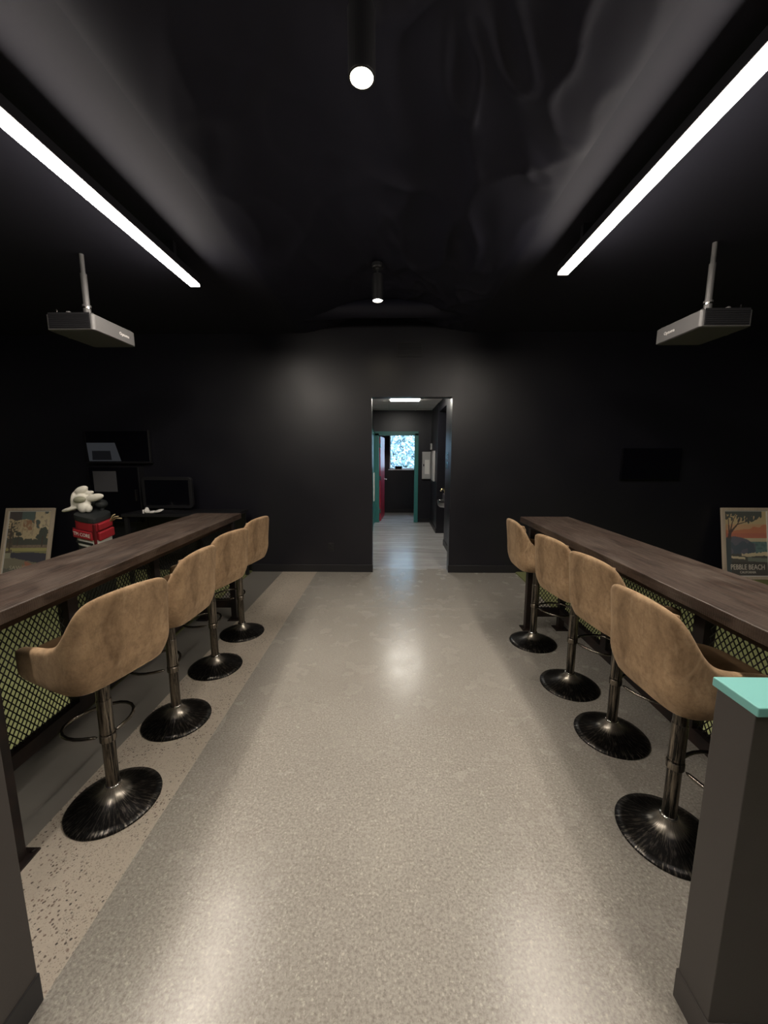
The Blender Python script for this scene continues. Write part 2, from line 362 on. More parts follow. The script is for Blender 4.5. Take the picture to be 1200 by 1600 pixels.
boxes('frame', [(-.29, .29, -.29, -.265, -.004, .02), (-.29, .29, .265, .29, -.004, .02), (-.29, -.265, -.265, .265, -.004, .02), (.265, .29, -.265, .265, -.004, .02)], M['white'], o)
boxes('diffuser', [(-.265, .265, -.265, .265, -.014, .015)], M['troff'], o)
# end door: teal frame, red leaf swung into the far room
d = struct(boxes('door_1', [(EX0 - .085, EX0 + .05, YE - .02, YE + .13, 0, EZ - .0), (EX1 - .05, EX1 + .04, YE - .02, YE + .13, 0, EZ), (EX0 - .085, EX1 + .04, YE - .02, YE + .13, EZ - .05, EZ + .045)], M['teal_paint'], bevel=.004))
bm = bmesh.new(); box(bm, 0, .87, -.022, .022, .008, 2.04)
lf = obj('door_leaf', bm, M['red_paint'], d, bevel=.003); lf.location = (EX0 + .055, YE + .15, 0); lf.rotation_euler = (0, 0, math.radians(84.5))
bm = bmesh.new(); tube(bm, [(.81, -.022, .98), (.81, -.075, .98), (.77, -.085, .98), (.69, -.085, .972)], .011, 8)
for v in lathe(bm, [(.026, 0), (.026, .008), (.02, .011)], 16): v.co = Vector((.81 + v.co.x, -.022 - v.co.z, .98 + v.co.y))
h = obj('door_lever', bm, M['lever'], lf, smooth=True); h['label'] = 'bright metal door lever'
for z in (.25, 1.05, 1.82): boxes('hinge', [(-.012, .012, -.03, .0, z - .05, z + .05)], M['chrome'], lf)
# teal casing of a door on the left corridor wall, with a white notice beside it
struct(boxes('door_2', [(CXL, CXL + .03, 8.05, 8.14, 0, 2.12), (CXL, CXL + .03, 8.98, 9.07, 0, 2.12), (CXL, CXL + .03, 8.05, 9.07, 2.06, 2.14), (CXL, CXL + .012, 8.14, 8.98, 0, 2.06)], M['teal_paint'], bevel=.003))
tag(boxes('wall_notice', [(CXL + .012, CXL + .036, 8.68, 8.94, .56, 1.2)], M['white']), 'narrow white notice panel on the left corridor wall', 'sign')
# far room
YF = 10.69; WX0, WX1, WZ0, WZ1 = -.06, .80, 1.215, 2.33
struct(boxes('wall_far_room', [(-1.2, WX0, YF, YF + .14, 0, 2.8), (WX1, 2.2, YF, YF + .14, 0, 2.8), (WX0, WX1, YF, YF + .14, 0, WZ0), (WX0, WX1, YF, YF + .14, WZ1, 2.8),
      (-1.32, -1.2, YE, YF + .14, 0, 2.8), (2.2, 2.32, YE, YF + .14, 0, 2.8), (-1.2, CXL - .12, YE, YE + .12, 0, 2.8), (CXR + .12, 2.2, YE, YE + .12, 0, 2.8)], M['paint']))
struct(boxes('ceiling_far_room', [(-1.2, 2.2, YE + .12, YF, 2.6, 2.8)], M['tile'])); struct(boxes('baseboard_far_room', [(-1.2, 2.2, YF - .012, YF, 0, .1)], M['base']))
w = struct(boxes('window_1', [(WX0, WX0 + .03, YF + .03, YF + .1, WZ0, WZ1), (WX1 - .03, WX1, YF + .03, YF + .1, WZ0, WZ1), (WX0, WX1, YF + .03, YF + .1, WZ0, WZ0 + .03), (WX0, WX1, YF + .03, YF + .1, WZ1 - .03, WZ1)], M['white']))
boxes('pane', [(WX0 + .03, WX1 - .03, YF + .06, YF + .066, WZ0 + .03, WZ1 - .03)], M['glass'], w)
boxes('window_sill', [(WX0 - .03, WX1 + .03, YF - .06, YF + .03, WZ0 - .03, WZ0)], M['white'], w, bevel=.003)
o = thing('desk_clock', 'small black box shaped clock on the far window sill', 'clock', (.19, YF - .02, WZ0))
boxes('body', [(-.095, .095, -.035, .035, .0, .085)], M['blackplast'], o, bevel=.006); boxes('face', [(-.08, .08, -.038, -.034, .015, .07)], M['screen'], o)
# outdoors beyond the window
struct(boxes('ground', [(-9, 9, 10.9, 26, -.2, -.05)], M['lawn']))
t = thing('tree', 'pale green leafy tree outside the far window', 'tree', (.4, 14.2, -.05))
bm = bmesh.new(); tube(bm, [(0, 0, 0), (.05, .02, 1.0), (-.03, .05, 2.2), (.1, 0, 3.4)], [.11, .09, .07, .03], 8)
tube(bm, [(.03, .02, 1.1), (.6, -.1, 1.9), (1.0, -.2, 2.6)], [.05, .035, .02], 6); tube(bm, [(0, .02, 1.2), (-.5, .1, 1.9), (-1.0, 0, 2.7)], [.05, .035, .02], 6)
obj('trunk', bm, M['bark'], t, smooth=True)
bm = bmesh.new()
for k in range(9000):
    a = random.uniform(0, 2 * PI); r = random.random() ** .5; p = Vector((1.9 * r * math.cos(a), .9 * r * math.sin(a), random.uniform(.4, 3.8)))
    d1 = Vector((random.uniform(-1, 1), random.uniform(-1, 1), random.uniform(-1, .4))).normalized() * random.uniform(.10, .17); d2 = d1.cross(Vector((random.uniform(-1, 1), random.uniform(-1, 1), random.uniform(-1, 1)))).normalized() * .045
    bm.faces.new([bm.verts.new(q) for q in (p, p + d1 * .5 + d2, p + d1, p + d1 * .5 - d2)])
fo = obj('foliage', bm, M['leaf'], t); fo['kind'] = 'stuff'
# corridor fittings
o = thing('electrical_panel', 'grey electrical breaker panel on the corridor end wall', 'electrical panel', (.82, YE, 1.36))
boxes('cabinet', [(-.105, .095, -.06, 0, -.315, .315)], M['panelgrey'], o, bevel=.004); boxes('cover', [(-.09, .08, -.068, -.06, -.29, .29)], M['panelgrey'], o, bevel=.003)
boxes('label_sheet', [(-.045, .06, -.0695, -.068, -.2, .13)], M['paper'], o); boxes('latch', [(-.085, -.06, -.078, -.068, -.02, .03)], M['blackplast'], o)
tag(boxes('conduit_box', [(CXR - .055, CXR - .02, 8.88, 9.0, 1.72, 1.86)], M['panelgrey'], bevel=.004), 'small grey junction box above the electrical panel', 'junction box')
o = thing('wall_cabinet', 'slim grey wall cabinet on the right corridor wall', 'electrical panel', (CXR - .02, 8.45, 1.36))
boxes('cabinet', [(-.03, 0, -.2, .2, -.32, .33)], M['panelgrey'], o, bevel=.003); boxes('cover', [(-.036, -.03, -.18, .18, -.3, .31)], M['panelgrey'], o)
for z, lb in ((1.585, 'upper black switch plate on the right corridor wall'), (1.43, 'lower black switch plate on the right corridor wall')):
    o = thing('switch_plate', lb, 'light switch', (CXR, 6.55, z), group='switch plates on the corridor wall')
    boxes('plate', [(-.006, 0, -.1, .1, -.057, .057)], M['screen'], o, bevel=.002); boxes('rocker', [(-.011, -.006, -.02, .02, -.033, .033)], M['blackplast'], o)
o = thing('drinking_fountain', 'stainless drinking fountain in the corridor alcove', 'drinking fountain', (CXR + .5, 7.3, .62))
bm = bmesh.new(); rings = []
for z, s in ((0, .84), (.03, .95), (.09, 1.0), (.125, 1.0), (.125, .93), (.10, .8)):
    rings.append([(-(.27 + .30 * s * max(-.9, math.cos(a))) if True else 0, .21 * s * math.sin(a), z) for a in [2 * PI * k / 28 for k in range(28)]])
loft(bm, rings, cap0=True, cap1=True); obj('basin', bm, M['stainless'], o, smooth=False)
boxes('back_panel', [(-.45, 0, -.16, .16, .12, .25)], M['stainless'], o, bevel=.02)
bm = bmesh.new(); tube(bm, [(-.42, 0, .25), (-.43, 0, .31), (-.45, 0, .345), (-.49, 0, .335), (-.51, 0, .30)], .016, 8); obj('bubbler', bm, M['brass'], o, smooth=True)
bm = bmesh.new(); lathe(bm, [(.02, .0), (.02, .02), (.012, .028)], 12, (-.53, -.08, .12)); obj('push_button', bm, M['chrome'], o)

# ------------------------------------------------------------------ lights
def strip(x, y0, y1, label):
    o = thing('linear_light', label, 'strip light', (x, y0, ZS), group='long linear ceiling lights')
    L = y1 - y0
    boxes('housing', [(-.042, .042, 0, L + .02, -.155, -.10)], M['blackplast'], o, bevel=.003)
    boxes('end_cap', [(-.042, .042, -.006, .0, -.1765, -.10)], M['blackplast'], o); boxes('end_cap', [(-.042, .042, L + .02, L + .026, -.1765, -.10)], M['blackplast'], o)
    boxes('lens', [(-.034, .034, .001, L + .019, -.174, -.155)], M['led'], o)
    for q in (.3, L / 2, L - .3): boxes('bracket', [(-.025, .025, q - .02, q + .02, -.10, 0)], M['blackplast'], o)
strip(-1.605, -.3, 3.31, 'long white strip light hanging over the left bar'); strip(1.30, -.3, 3.16, 'long white strip light hanging over the right bar')
def pendant(x, y, zt, label):
    o = thing('pendant_light', label, 'pendant light', (x, y, 3.03), group='black cylinder pendants')
    bm = bmesh.new(); lathe(bm, [(.044, .02), (.044, .012), (.044, 0), (.052, 0), (.053, .004), (.053, .22), (.05, .226), (.01, .228)], 32, cap=False); obj('shade', bm, M['blackplast'], o, smooth=False)
    bm = bmesh.new(); lathe(bm, [(.0435, .006), (.03, .004), (.001, .003)], 32); obj('lamp', bm, M['lamp'], o)
    bm = bmesh.new(); tube(bm, [(0, 0, .226), (0, 0, zt)], .007, 8); obj('stem', bm, M['blackplast'], o)
    bm = bmesh.new(); lathe(bm, [(.05, zt - .03), (.055, zt - .02), (.055, zt + .01)], 24); obj('canopy', bm, M['blackplast'], o)
pendant(-.119, 1.70, .31, 'nearest black cylinder pendant with a glowing round lamp'); pendant(-.136, 3.85, .31, 'far black cylinder pendant above the aisle before the back wall')

# ------------------------------------------------------------------ projectors
def projector(x0, s, y0, zb, label, lx):
    # s=+1: logo side faces +x ; box spans .36 along x away from the aisle, .46 along y
    o = thing('projector', label, 'projector', (x0, y0, zb), group='ceiling projectors')
    w, l, h = .36, .47, .118
    bm = bmesh.new(); pts = []; r = .022
    for cx, cy, a0 in ((-r, r, -90), (-r, l - r, 0), (-w + r, l - r, 90), (-w + r, r, 180)):
        for k in range(5):
            a = math.radians(a0 + 22.5 * k); pts.append((cx + r * math.cos(a), cy + r * math.sin(a)))
    rings = [[(s * (cx_ + (-w / 2 - cx_) * e), cy_ + (l / 2 - cy_) * e, z) for cx_, cy_ in pts] for z, e in ((0, .05), (.006, .0), (h - .006, 0), (h, .04))]
    loft(bm, rings, cap0=True, cap1=True); obj('body', bm, M['proj'], o)
    bm = bmesh.new()
    for v in lathe(bm, [(.05, 0), (.05, .03), (.042, .03), (.036, .02)], 24): v.co = Vector((s * (-w - v.co.z), l * .5 + v.co.x, h / 2 + v.co.y))
    obj('lens_barrel', bm, M['blackplast'], o)
    boxes('front_grille', [(min(-s * .335, -s * .025), max(-s * .335, -s * .025), -.004, .001, .012, .123)] + [(min(-s * .33, -s * .03), max(-s * .33, -s * .03), -.007, -.004, .02 + k * .014, .026 + k * .014) for k in range(7)], M['base'], o)
    rot = Matrix.Rotation(PI / 2, 4, 'X'); m_ = Matrix.Translation((s * .0008, .33 if s > 0 else .31, h * .5)) @ Matrix.Rotation(s * PI / 2, 4, 'Z') @ rot
    text('logo', 'Optoma', .034, M['white'], o, m_)
    for fx in (-.05, -.31):
        for fy in (.06, .41): 
            bm = bmesh.new(); lathe(bm, [(.012, 0), (.012, .018), (.008, .02)], 10, (s * fx, fy, h)); obj('foot', bm, M['blackplast'], o)
    # mount
    px, py = s * lx, .2
    boxes('mount_plate', [(px - .07, px + .07, py - .09, py + .09, h + .02, h + .03)], M['blackplast'], o)
    bm = bmesh.new(); tube(bm, [(px, py, h + .03), (px, py, h + .11)], .026, 14); tube(bm, [(px, py, h + .11), (px, py, h + .125)], .03, 14); tube(bm, [(px, py, h + .125), (px, py, ZS - zb - .14)], .022, 14); tube(bm, [(px, py, ZS - zb - .14), (px, py, ZS - zb)], .016, 14)
    obj('mount_pole', bm, M['proj'], o, smooth=False)
    bm = bmesh.new(); tube(bm, [(px, py, h + .1), (px, py, h + .12)], .0285, 16); obj('collar', bm, M['chrome'], o)
    for a in range(4):
        ex, ey = px + .11 * math.cos(a * PI / 2 + .6), py + .12 * math.sin(a * PI / 2 + .6)
        bm = bmesh.new(); tube(bm, [(px, py, h + .028), (ex, ey, h + .028), (ex, ey, h)], .007, 6); obj('mount_arm', bm, M['ring'], o)
    bm = bmesh.new(); lathe(bm, [(.018, 0), (.02, .02), (.015, .035), (.004, .04)], 12, (px - s * .07, py - .1, h + .01)); obj('knob', bm, M['proj'], o, smooth=True)
    bm = bmesh.new(); tube(bm, [(px, py, h + .09), (px + s * .03, py + .05, h + .06), (px + s * .07, py + .14, h + .03), (-s * .02, py + .24, h + .006)], .006, 6); tube(bm, [(px, py, h + .06), (px + s * .05, py + .03, h + .05), (px + s * .1, py + .12, h + .012), (-s * .03, py + .2, h + .004)], .005, 6)
    obj('cable', bm, M['blackplast'], o, smooth=True)
    boxes('clip', [(-s * .27 - .02, -s * .27 + .02, .02, .03, h, h + .008), (-s * .29 - .003, -s * .29 + .003, .02, .03, h, h + .035)], M['chrome'], o)
projector(-2.205, 1, 2.97, 2.517, 'grey projector hanging over the left bay, logo towards the aisle', -.19)
projector(2.16, -1, 2.90, 2.49, 'grey projector hanging over the right bay, logo towards the aisle', -.19)

# ------------------------------------------------------------------ bars
def diamond(bm, u0, u1, v0, v1, put, pu=.031, pv=.045, w=.0044, t=.0035):
    k = pv / pu; W_, H_ = u1 - u0, v1 - v0
    for sg in (1, -1):
        c = -H_ / k
        n = int((W_ + H_ / k) / pu) + 1
        for i in range(n):
            b = c + i * pu + .5 * pu       # u at v=0 for sg=+1
            a0, a1 = 0.0, H_               # clip v so 0<=b+v/k<=W
            a0 = max(a0, -b * k); a1 = min(a1, (W_ - b) * k)
            if a1 - a0 < .01: continue
            ua, ub = b + a0 / k, b + a1 / k
            if sg < 0: ua, ub = W_ - ua, W_ - ub
            d = Vector((ub - ua, a1 - a0)).normalized(); nn = Vector((-d.y, d.x)) * w / 2
            vs = []
            for (uu, vv) in ((ua, a0), (ub, a1)):
                for s1, s2 in ((1, 1), (1, -1), (-1, -1), (-1, 1)):
                    vs.append(bm.verts.new(put(u0 + uu + nn.x * s1, v0 + vv + nn.y * s1, t / 2 * s2 + (.0006 if sg > 0 else -.0006))))
            for f in ((0, 1, 5, 4), (1, 2, 6, 5), (2, 3, 7, 6), (3, 0, 4, 7)): bm.faces.new([vs[i_] for i_ in f])
def bar(loc, rz, s, L, label):
    o = thing('bar_counter', label, 'bar counter', loc, rz, group='two long bar counters')
    H, T, D = 1.047, .05, .435
    x = lambda a, b: (min(s * a, s * b), max(s * a, s * b))
    bm = bmesh.new(); n = 24; rings = []
    rnd = random.Random(3 if s > 0 else 5)
    for i in range(n + 1):
        y = L * i / n; e = rnd.uniform(-.0015, .0015); rings.append([(s * e, y, H - T), (s * D, y, H - T), (s * (D + e), y, H), (s * e, y, H)])
    loft(bm, rings, cap0=True, cap1=True); obj('worktop', bm, M['wood'], o, bevel=.004)
    lw = .026; fi, ri = .095, .40; ya, yb = .055, L - .06
    top = H - T
    boxes('top_rail', [(*x(fi - lw, fi + lw), ya - lw, yb + lw, top - .05, top)], M['steel'], o, .002)
    boxes('top_rail', [(*x(ri - lw, ri + lw), ya - lw, yb + lw, top - .05, top)], M['steel'], o, .002)
    for yy in (ya, yb): boxes('cross_rail', [(*x(fi + lw, ri - lw), yy - lw, yy + lw, top - .05, top)], M['steel'], o, .002)
    for yy in (ya, yb):
        for xi in (fi, ri):
            lg = boxes('leg', [(*x(xi - lw, xi + lw), yy - lw, yy + lw, .008, top - .05)], M['steel'], o, .002)
            boxes('foot_plate', [(*x(xi - .055, xi + .055), yy - .055, yy + .055, 0, .008)], M['steel'], lg)
            for q in ((-.04, -.04), (.04, .04)):
                bm = bmesh.new(); lathe(bm, [(.009, .008), (.009, .014), (.004, .016)], 8, (s * xi + q[0], yy + q[1], 0)); obj('bolt', bm, M['steel'], lg)
    y1, y2 = L / 3, 2 * L / 3
    for ym in (y1, y2): boxes('middle_post', [(*x(ri - .03, ri + .03), ym - .035, ym + .035, .20, top - .05)], M['steel'], o, .002)
    boxes('bottom_rail', [(*x(ri - lw, ri + lw), ya + lw, yb - lw, .125, .20)], M['steel'], o, .002)
    for yy in (ya, yb): boxes('bottom_rail', [(*x(fi + lw, ri - lw), yy - lw, yy + lw, .125, .20)], M['steel'], o, .002)
    for a, b in ((ya + lw, y1 - .035), (y1 + .035, y2 - .035), (y2 + .035, yb - lw)):
        bm = bmesh.new(); diamond(bm, a, b, .20, top - .05, lambda u, v, w: (s * ri + w, u, v)); g = obj('mesh_panel', bm, M['grid'], o); g['kind'] = 'stuff'
    for yy in (ya, yb):
        bm = bmesh.new(); diamond(bm, fi + lw, ri - lw, .20, top - .05, lambda u, v, w: (s * u, yy + w, v)); g = obj('mesh_panel', bm, M['grid'], o); g['kind'] = 'stuff'
bar((-1.393, 1.22, 0), .022, -1, 2.41, 'long dark wood bar counter on black steel legs, left of the aisle')
bar((1.192, 1.06, 0), .009, 1, 2.41, 'long dark wood bar counter on black steel legs, right of the aisle')

# ------------------------------------------------------------------ bar stools
def stool(loc, rz, label):
    o = thing('bar_stool', label, 'bar stool', loc, rz, group='tan suede bar stools')
    bm = bmesh.new(); lathe(bm, [(.19, 0), (.192, .004), (.19, .010), (.16, .018), (.12, .028), (.085, .041), (.058, .056), (.042, .072), (.034, .088), (.031, .094)], 56); obj('base', bm, M['foot'], o, smooth=True)
    bm = bmesh.new(); lathe(bm, [(.033, .088), (.034, .094), (.033, .1), (.028, .102)], 32); obj('base_collar', bm, M['chrome'], o, smooth=True)
    bm = bmesh.new(); lathe(bm, [(.0265, .09), (.0265, .37)], 28); lathe(bm, [(.0275, .355), (.0305, .36), (.0305, .368), (.029, .372)], 28); lathe(bm, [(.0295, .37), (.0295, .52), (.0275, .524), (.0275, .69)], 28)
    obj('column', bm, M['post'], o, smooth=False)
    # footrest ring towards the bar
    pts = [(.024, -.03, .335), (.06, -.085, .332), (.12, -.135, .33), (.20, -.15, .33), (.265, -.11, .33), (.288, -.04, .33), (.288, .04, .33), (.265, .11, .33), (.20, .15, .33), (.12, .135, .33), (.06, .085, .332), (.024, .03, .335)]
    bm = bmesh.new(); tube(bm, pts, .0085, 10); r_ = obj('footrest', bm, M['ring'], o, smooth=True, sub=1); r_.rotation_euler.z = math.radians(-25)
    bm = bmesh.new(); lathe(bm, [(.0305, .318), (.033, .322), (.033, .348), (.0305, .352)], 28); obj('footrest_clamp', bm, M['post'], o)
    # shell
    half = [(-.214, 0, 1.066), (-.214, .06, 1.066), (-.212, .12, 1.064), (-.207, .165, 1.058), (-.196, .195, 1.044), (-.176, .215, 1.008), (-.152, .226, .95), (-.122, .232, .898), (-.08, .232, .874), (-.02, .232, .866), (.05, .231, .860), (.105, .228, .852), (.14, .219, .84), (.155, .204, .825)]
    path = [(x_, -y_, z_) for x_, y_, z_ in half[:0:-1]] + half
    TH = .042; rings = []
    def prof(x_, y_, z_, v, inset):
        f = .84 + .16 * math.sin(min(1, (v + .02) / .32) * PI / 2)
        zb = .682 + .03 * max(0, (x_ + .05) / .25); z = zb + (z_ - zb) * v
        # plan direction inwards
        c = Vector((.0, 0)); p = Vector((x_, y_)); d = (Vector((min(.06, x_ * .5 + .03), 0)) - p); d.normalize()
        q = c + (p - c) * f + d * inset
        lean = -.10 * max(0, z - .84) * (1 if x_ < 0 else max(0, 1 - x_ / .1)) 
        return (q.x + lean, q.y, z)
    for (x_, y_, z_) in path:
        r = [prof(x_, y_, z_, v, 0) for v in (0, .04, .1, .2, .32, .46, .6, .75, .88, .96)]
        r += [(lambda a: (a[0], a[1], a[2]))(prof(x_, y_, z_ + .0, 1.0, TH * .2)), (lambda a: (a[0], a[1], a[2] + .006))(prof(x_, y_, z_, 1.0, TH * .5)), prof(x_, y_, z_, 1.0, TH * .8)]
        r += [prof(x_, y_, z_, v, TH) for v in (.95, .85, .7, .5, .3, .12)]
        rings.append(r)
    # soften the two arm tips
    for idx, k in ((0, 1), (-1, -2)):
        cen = sum((Vector(p) for p in rings[idx]), Vector()) / len(rings[idx])
        cap_r = [tuple(cen + (Vector(p) - cen) * .6 + Vector((.014, 0, 0))) for p in rings[idx]]
        if idx == 0: rings.insert(0, cap_r)
        else: rings.append(cap_r)
    bm = bmesh.new(); R = loft(bm, rings, closed_u=True, cap0=True, cap1=True)
    bot = [r[0] for r in R[1:-1]]
    lowc = bm.verts.new((-.02, 0, .668))
    for a, b in zip(bot, bot[1:]): bm.faces.new((a, b, lowc))
    bm.faces.new((bot[-1], bot[0], lowc))
    shell = obj('backrest', bm, M['suede'], o, smooth=True, sub=1)
    # quilted inner back pad
    bm = bmesh.new(); nu, nv = 20, 44; fr, bk = [], []
    for j in range(nv + 1):
        v = j / nv; z = .765 + .275 * v; fr.append([]); bk.append([])
        for i in range(nu + 1):
            u = i / nu * 2 - 1; hw = .165 - .035 * v * v; y_ = u * hw
            edge = min(1, (1 - abs(u)) * 5) * min(1, v * 8 + .1) * min(1, (1 - v) * 8)
            xb = -.168 - .10 * max(0, z - .84) + .02 * (abs(u) ** 3)
            b_ = (.014 + .012 * abs(math.sin(v * PI * 5))) * edge ** .5
            fr[-1].append(bm.verts.new((xb + b_, y_, z))); bk[-1].append(bm.verts.new((xb - .012, y_, z)))
    for G in (fr, bk):
        for j in range(nv):
            for i in range(nu): bm.faces.new((G[j][i], G[j][i + 1], G[j + 1][i + 1], G[j + 1][i]))
    lf_, rt_ = [r[0] for r in fr], [r[0] for r in bk]
    for A, B in (([r[0] for r in fr], [r[0] for r in bk]), ([r[-1] for r in fr], [r[-1] for r in bk]), (fr[0], bk[0]), (fr[-1], bk[-1])):
        for k in range(len(A) - 1): bm.faces.new((A[k], A[k + 1], B[k + 1], B[k]))
    obj('back_pad', bm, M['suede'], o, smooth=True)
    # seat cushion
    bm = bmesh.new(); rings = []
    for z, e in ((.685, .80), (.695, .9), (.715, .97), (.74, 1.0), (.765, .99), (.782, .95), (.792, .86), (.797, .6), (.795, .2)):
        rg = []
        for k in range(40):
            a = 2 * PI * k / 40; ca, sa = math.cos(a), math.sin(a); q = (abs(ca) ** 3.2 + abs(sa) ** 3.2) ** (-1 / 3.2)
            rg.append((.035 + .205 * q * ca * e, .185 * q * sa * e, z))
        rings.append(rg)
    loft(bm, rings, cap0=True, cap1=True); obj('seat_cushion', bm, M['suede_dark'], o, smooth=True)
    boxes('seat_plate', [(-.09, .09, -.09, .09, .655, .668)], M['blackplast'], o)
    bm = bmesh.new(); tube(bm, [(.02, -.03, .655), (.03, -.12, .65), (.03, -.20, .635)], .005, 6); obj('height_lever', bm, M['blackplast'], o, smooth=True)
    return o
R_ = math.radians
spots = [(-1.286, 1.552, 163, 'nearest tan suede bar stool at the left bar'), (-1.307, 2.115, 178, 'second nearest tan suede bar stool at the left bar'),
         (-1.338, 2.704, 167, 'third tan suede bar stool at the left bar, behind the second'), (-1.355, 3.272, 171, 'farthest tan suede bar stool at the left bar'),
         (1.178, 1.444, 3, 'nearest tan suede bar stool at the right bar, behind the turquoise ledge'), (1.270, 2.035, 8, 'second nearest tan suede bar stool at the right bar'),
         (1.252, 2.52, 9, 'third tan suede bar stool at the right bar, behind the second'), (1.222, 3.142, 0, 'farthest tan suede bar stool at the right bar')]
st0 = stool((spots[0][0], spots[0][1], 0), R_(spots[0][2]), spots[0][3])
for x, y, a, lb in spots[1:]: dup(st0, (x, y, 0), R_(a), lb, 'tan suede bar stools')

# ------------------------------------------------------------------ posters
def paint(w, h, nx, ny, fn, parent, nm='print'):
    bm = bmesh.new(); lay = bm.loops.layers.color.new('Col')
    V = [[bm.verts.new((w * (i / nx - .5), -.0005, h * j / ny)) for i in range(nx + 1)] for j in range(ny + 1)]
    for j in range(ny):
        for i in range(nx):
            f = bm.faces.new((V[j][i], V[j][i + 1], V[j + 1][i + 1], V[j + 1][i])); c = fn((i + .5) / nx, 1 - (j + .5) / ny)
            for l in f.loops: l[lay] = (*c, 1)
    return obj(nm, bm, M['print'], parent)
def srgb(r, g, b):
    m_ = (r + g + b) / 3
    return tuple(min(1, ((.95 * c + .05 * m_) / 255) ** .6 * 1.05) for c in (r, g, b))
def nz(u, v, s, k=0): return noise.noise(Vector((u * s, v * s, k)))
def seg(u, v, a, b):
    pu, pv = u - a[0], v - a[1]; du, dv = b[0] - a[0], b[1] - a[1]; t_ = max(0, min(1, (pu * du + pv * dv) / (du * du + dv * dv))); return math.hypot(pu - t_ * du, (pv - t_ * dv) * 1.5), t_
def art_coast(u, v):
    n = nz(u, v, 6, 1); n2 = nz(u, v, 22, 2); dark = srgb(52, 50, 48)
    c = srgb(176, 150, 100)
    if v < .42:
        c = srgb(190, 160, 104) if v < .2 else srgb(196, 96, 62) if v > .22 + .08 * (1 - u) + .05 * n else srgb(200, 140, 90)
        if v > .34: c = srgb(186, 84, 62)
    elif v < .47: c = srgb(196, 176, 130)
    else: c = srgb(56, 84, 84) if n2 > .1 else srgb(70, 100, 98)
    hill = .40 + .02 * n if u < .25 else .41 + .10 * ((u - .25) / .45) ** 2 + .02 * n
    if v > hill and u < .72 - .2 * max(0, v - .6): c = srgb(52, 62, 72) if n > -.05 else srgb(72, 72, 84)
    if v > .63 + .05 * (1 - u) + .02 * n2:
        c = srgb(200, 176, 130) if (u > .38 and v < .70 + .02 * n) else srgb(56, 56, 52)
    if .69 < v - .05 * u < .725 and .1 < u < .46: c = srgb(206, 186, 140)
    if .70 < v - .03 * u < .76 and u > .52: c = srgb(88, 98, 84)
    if v > .79 + .01 * n2: c = srgb(48, 46, 44)
    crown = (v < .045 + .02 * n2) or (v < .16 + .03 * n2 + .03 * n - .22 * max(0, u - .62) - .1 * max(0, .35 - u) and (n2 > -.2 or v < .07) and u < .92 and v > .0 and (u > .3 or nz(u, v, 14, 5) > .0))
    if crown and u < .9 and not (u > .7 and v > .12 and n2 > .3): c = srgb(50, 54, 50)
    for a, b, w0, w1 in (((.08, .46), (.11, .33), .05, .035), ((.11, .34), (.30, .2), .03, .014), ((.30, .2), (.52, .16), .014, .008), ((.52, .16), (.56, .09), .008, .006), ((.11, .34), (.18, .16), .022, .012), ((.18, .16), (.28, .04), .012, .008), ((.09, .34), (.08, .12), .02, .01), ((.08, .12), (.02, .04), .01, .008), ((.30, .2), (.38, .1), .012, .008)):
        d_, t_ = seg(u, v, a, b)
        if d_ < w0 + (w1 - w0) * t_: c = srgb(58, 44, 40)
    if u < .13 and v > .42: c = srgb(48, 56, 58)
    return c
def art_links(u, v):
    n = nz(u, v, 5, 3); n2 = nz(u, v, 16, 4); n3 = nz(u, v, 30, 9)
    c = srgb(58, 66, 62)
    cl = v + .3 * (1 - u) * .3 - .15 * u + .16 * n
    if v < .50:
        if cl > .12: c = srgb(184, 160, 112) if n2 > -.15 else srgb(160, 134, 96)
        if .12 < v - .05 * n and .35 < u < .8 and v < .3 and n2 + n > .0: c = srgb(140, 92, 62)
        if u > .62 and v < .28 and n > -.3: c = srgb(196, 174, 128) if n2 > -.3 else srgb(150, 130, 100)
        if v < .14 - .05 * n and u < .6: c = srgb(62, 78, 74) if u > .3 else srgb(52, 48, 46)
    if v > .44 + .03 * n3 and v < .56: c = srgb(50, 52, 46)
    if v > .535: c = srgb(96, 78, 62) if n3 > 0 else srgb(110, 92, 74)
    if v > .585: c = srgb(150, 142, 76)
    pond = ((u - .2) / .1) ** 2 + ((v - .70) / .1) ** 2
    if v > .63: c = srgb(126, 126, 96) if u < .2 + .06 * n else srgb(110, 108, 64)
    if u > .14 and v > .655 + .02 * n and v < .74 + .14 * max(0, u - .2) + .015 * n3 and v > .65 + .06 * max(0, u - .6): c = srgb(44, 44, 52)
    if v > .74 + .14 * max(0, u - .2): c = srgb(104, 98, 78)
    if v > .80 and u > .45 and v < .93 and n2 > -.3 and u - .5 < (v - .78) * 3: c = srgb(150, 84, 62)
    if v > .90 + .02 * n2: c = srgb(74, 76, 66)
    if u < .16 and .3 < v < .66 and n3 + n2 > -.15: c = srgb(66, 58, 46)
    if u < .25 + .1 * n2 and .15 < v < .5 and n3 > .05: c = srgb(56, 54, 46)
    for (cu, cv, ru, rv) in ((.86, .34, .11, .09), (.82, .40, .12, .05), (.27, .36, .08, .035), (.27, .43, .12, .025), (.9, .47, .12, .05)):
        if ((u - cu) / ru) ** 2 + ((v - cv) / rv) ** 2 < 1 + .5 * n3 + .4 * n2: c = srgb(48, 52, 46)
    for a, b, w in (((.86, .4), (.86, .56), .012), ((.08, .2), (.09, .62), .016), ((.27, .36), (.27, .54), .010)):
        if seg(u, v, a, b)[0] < w: c = srgb(54, 44, 38)
    return c
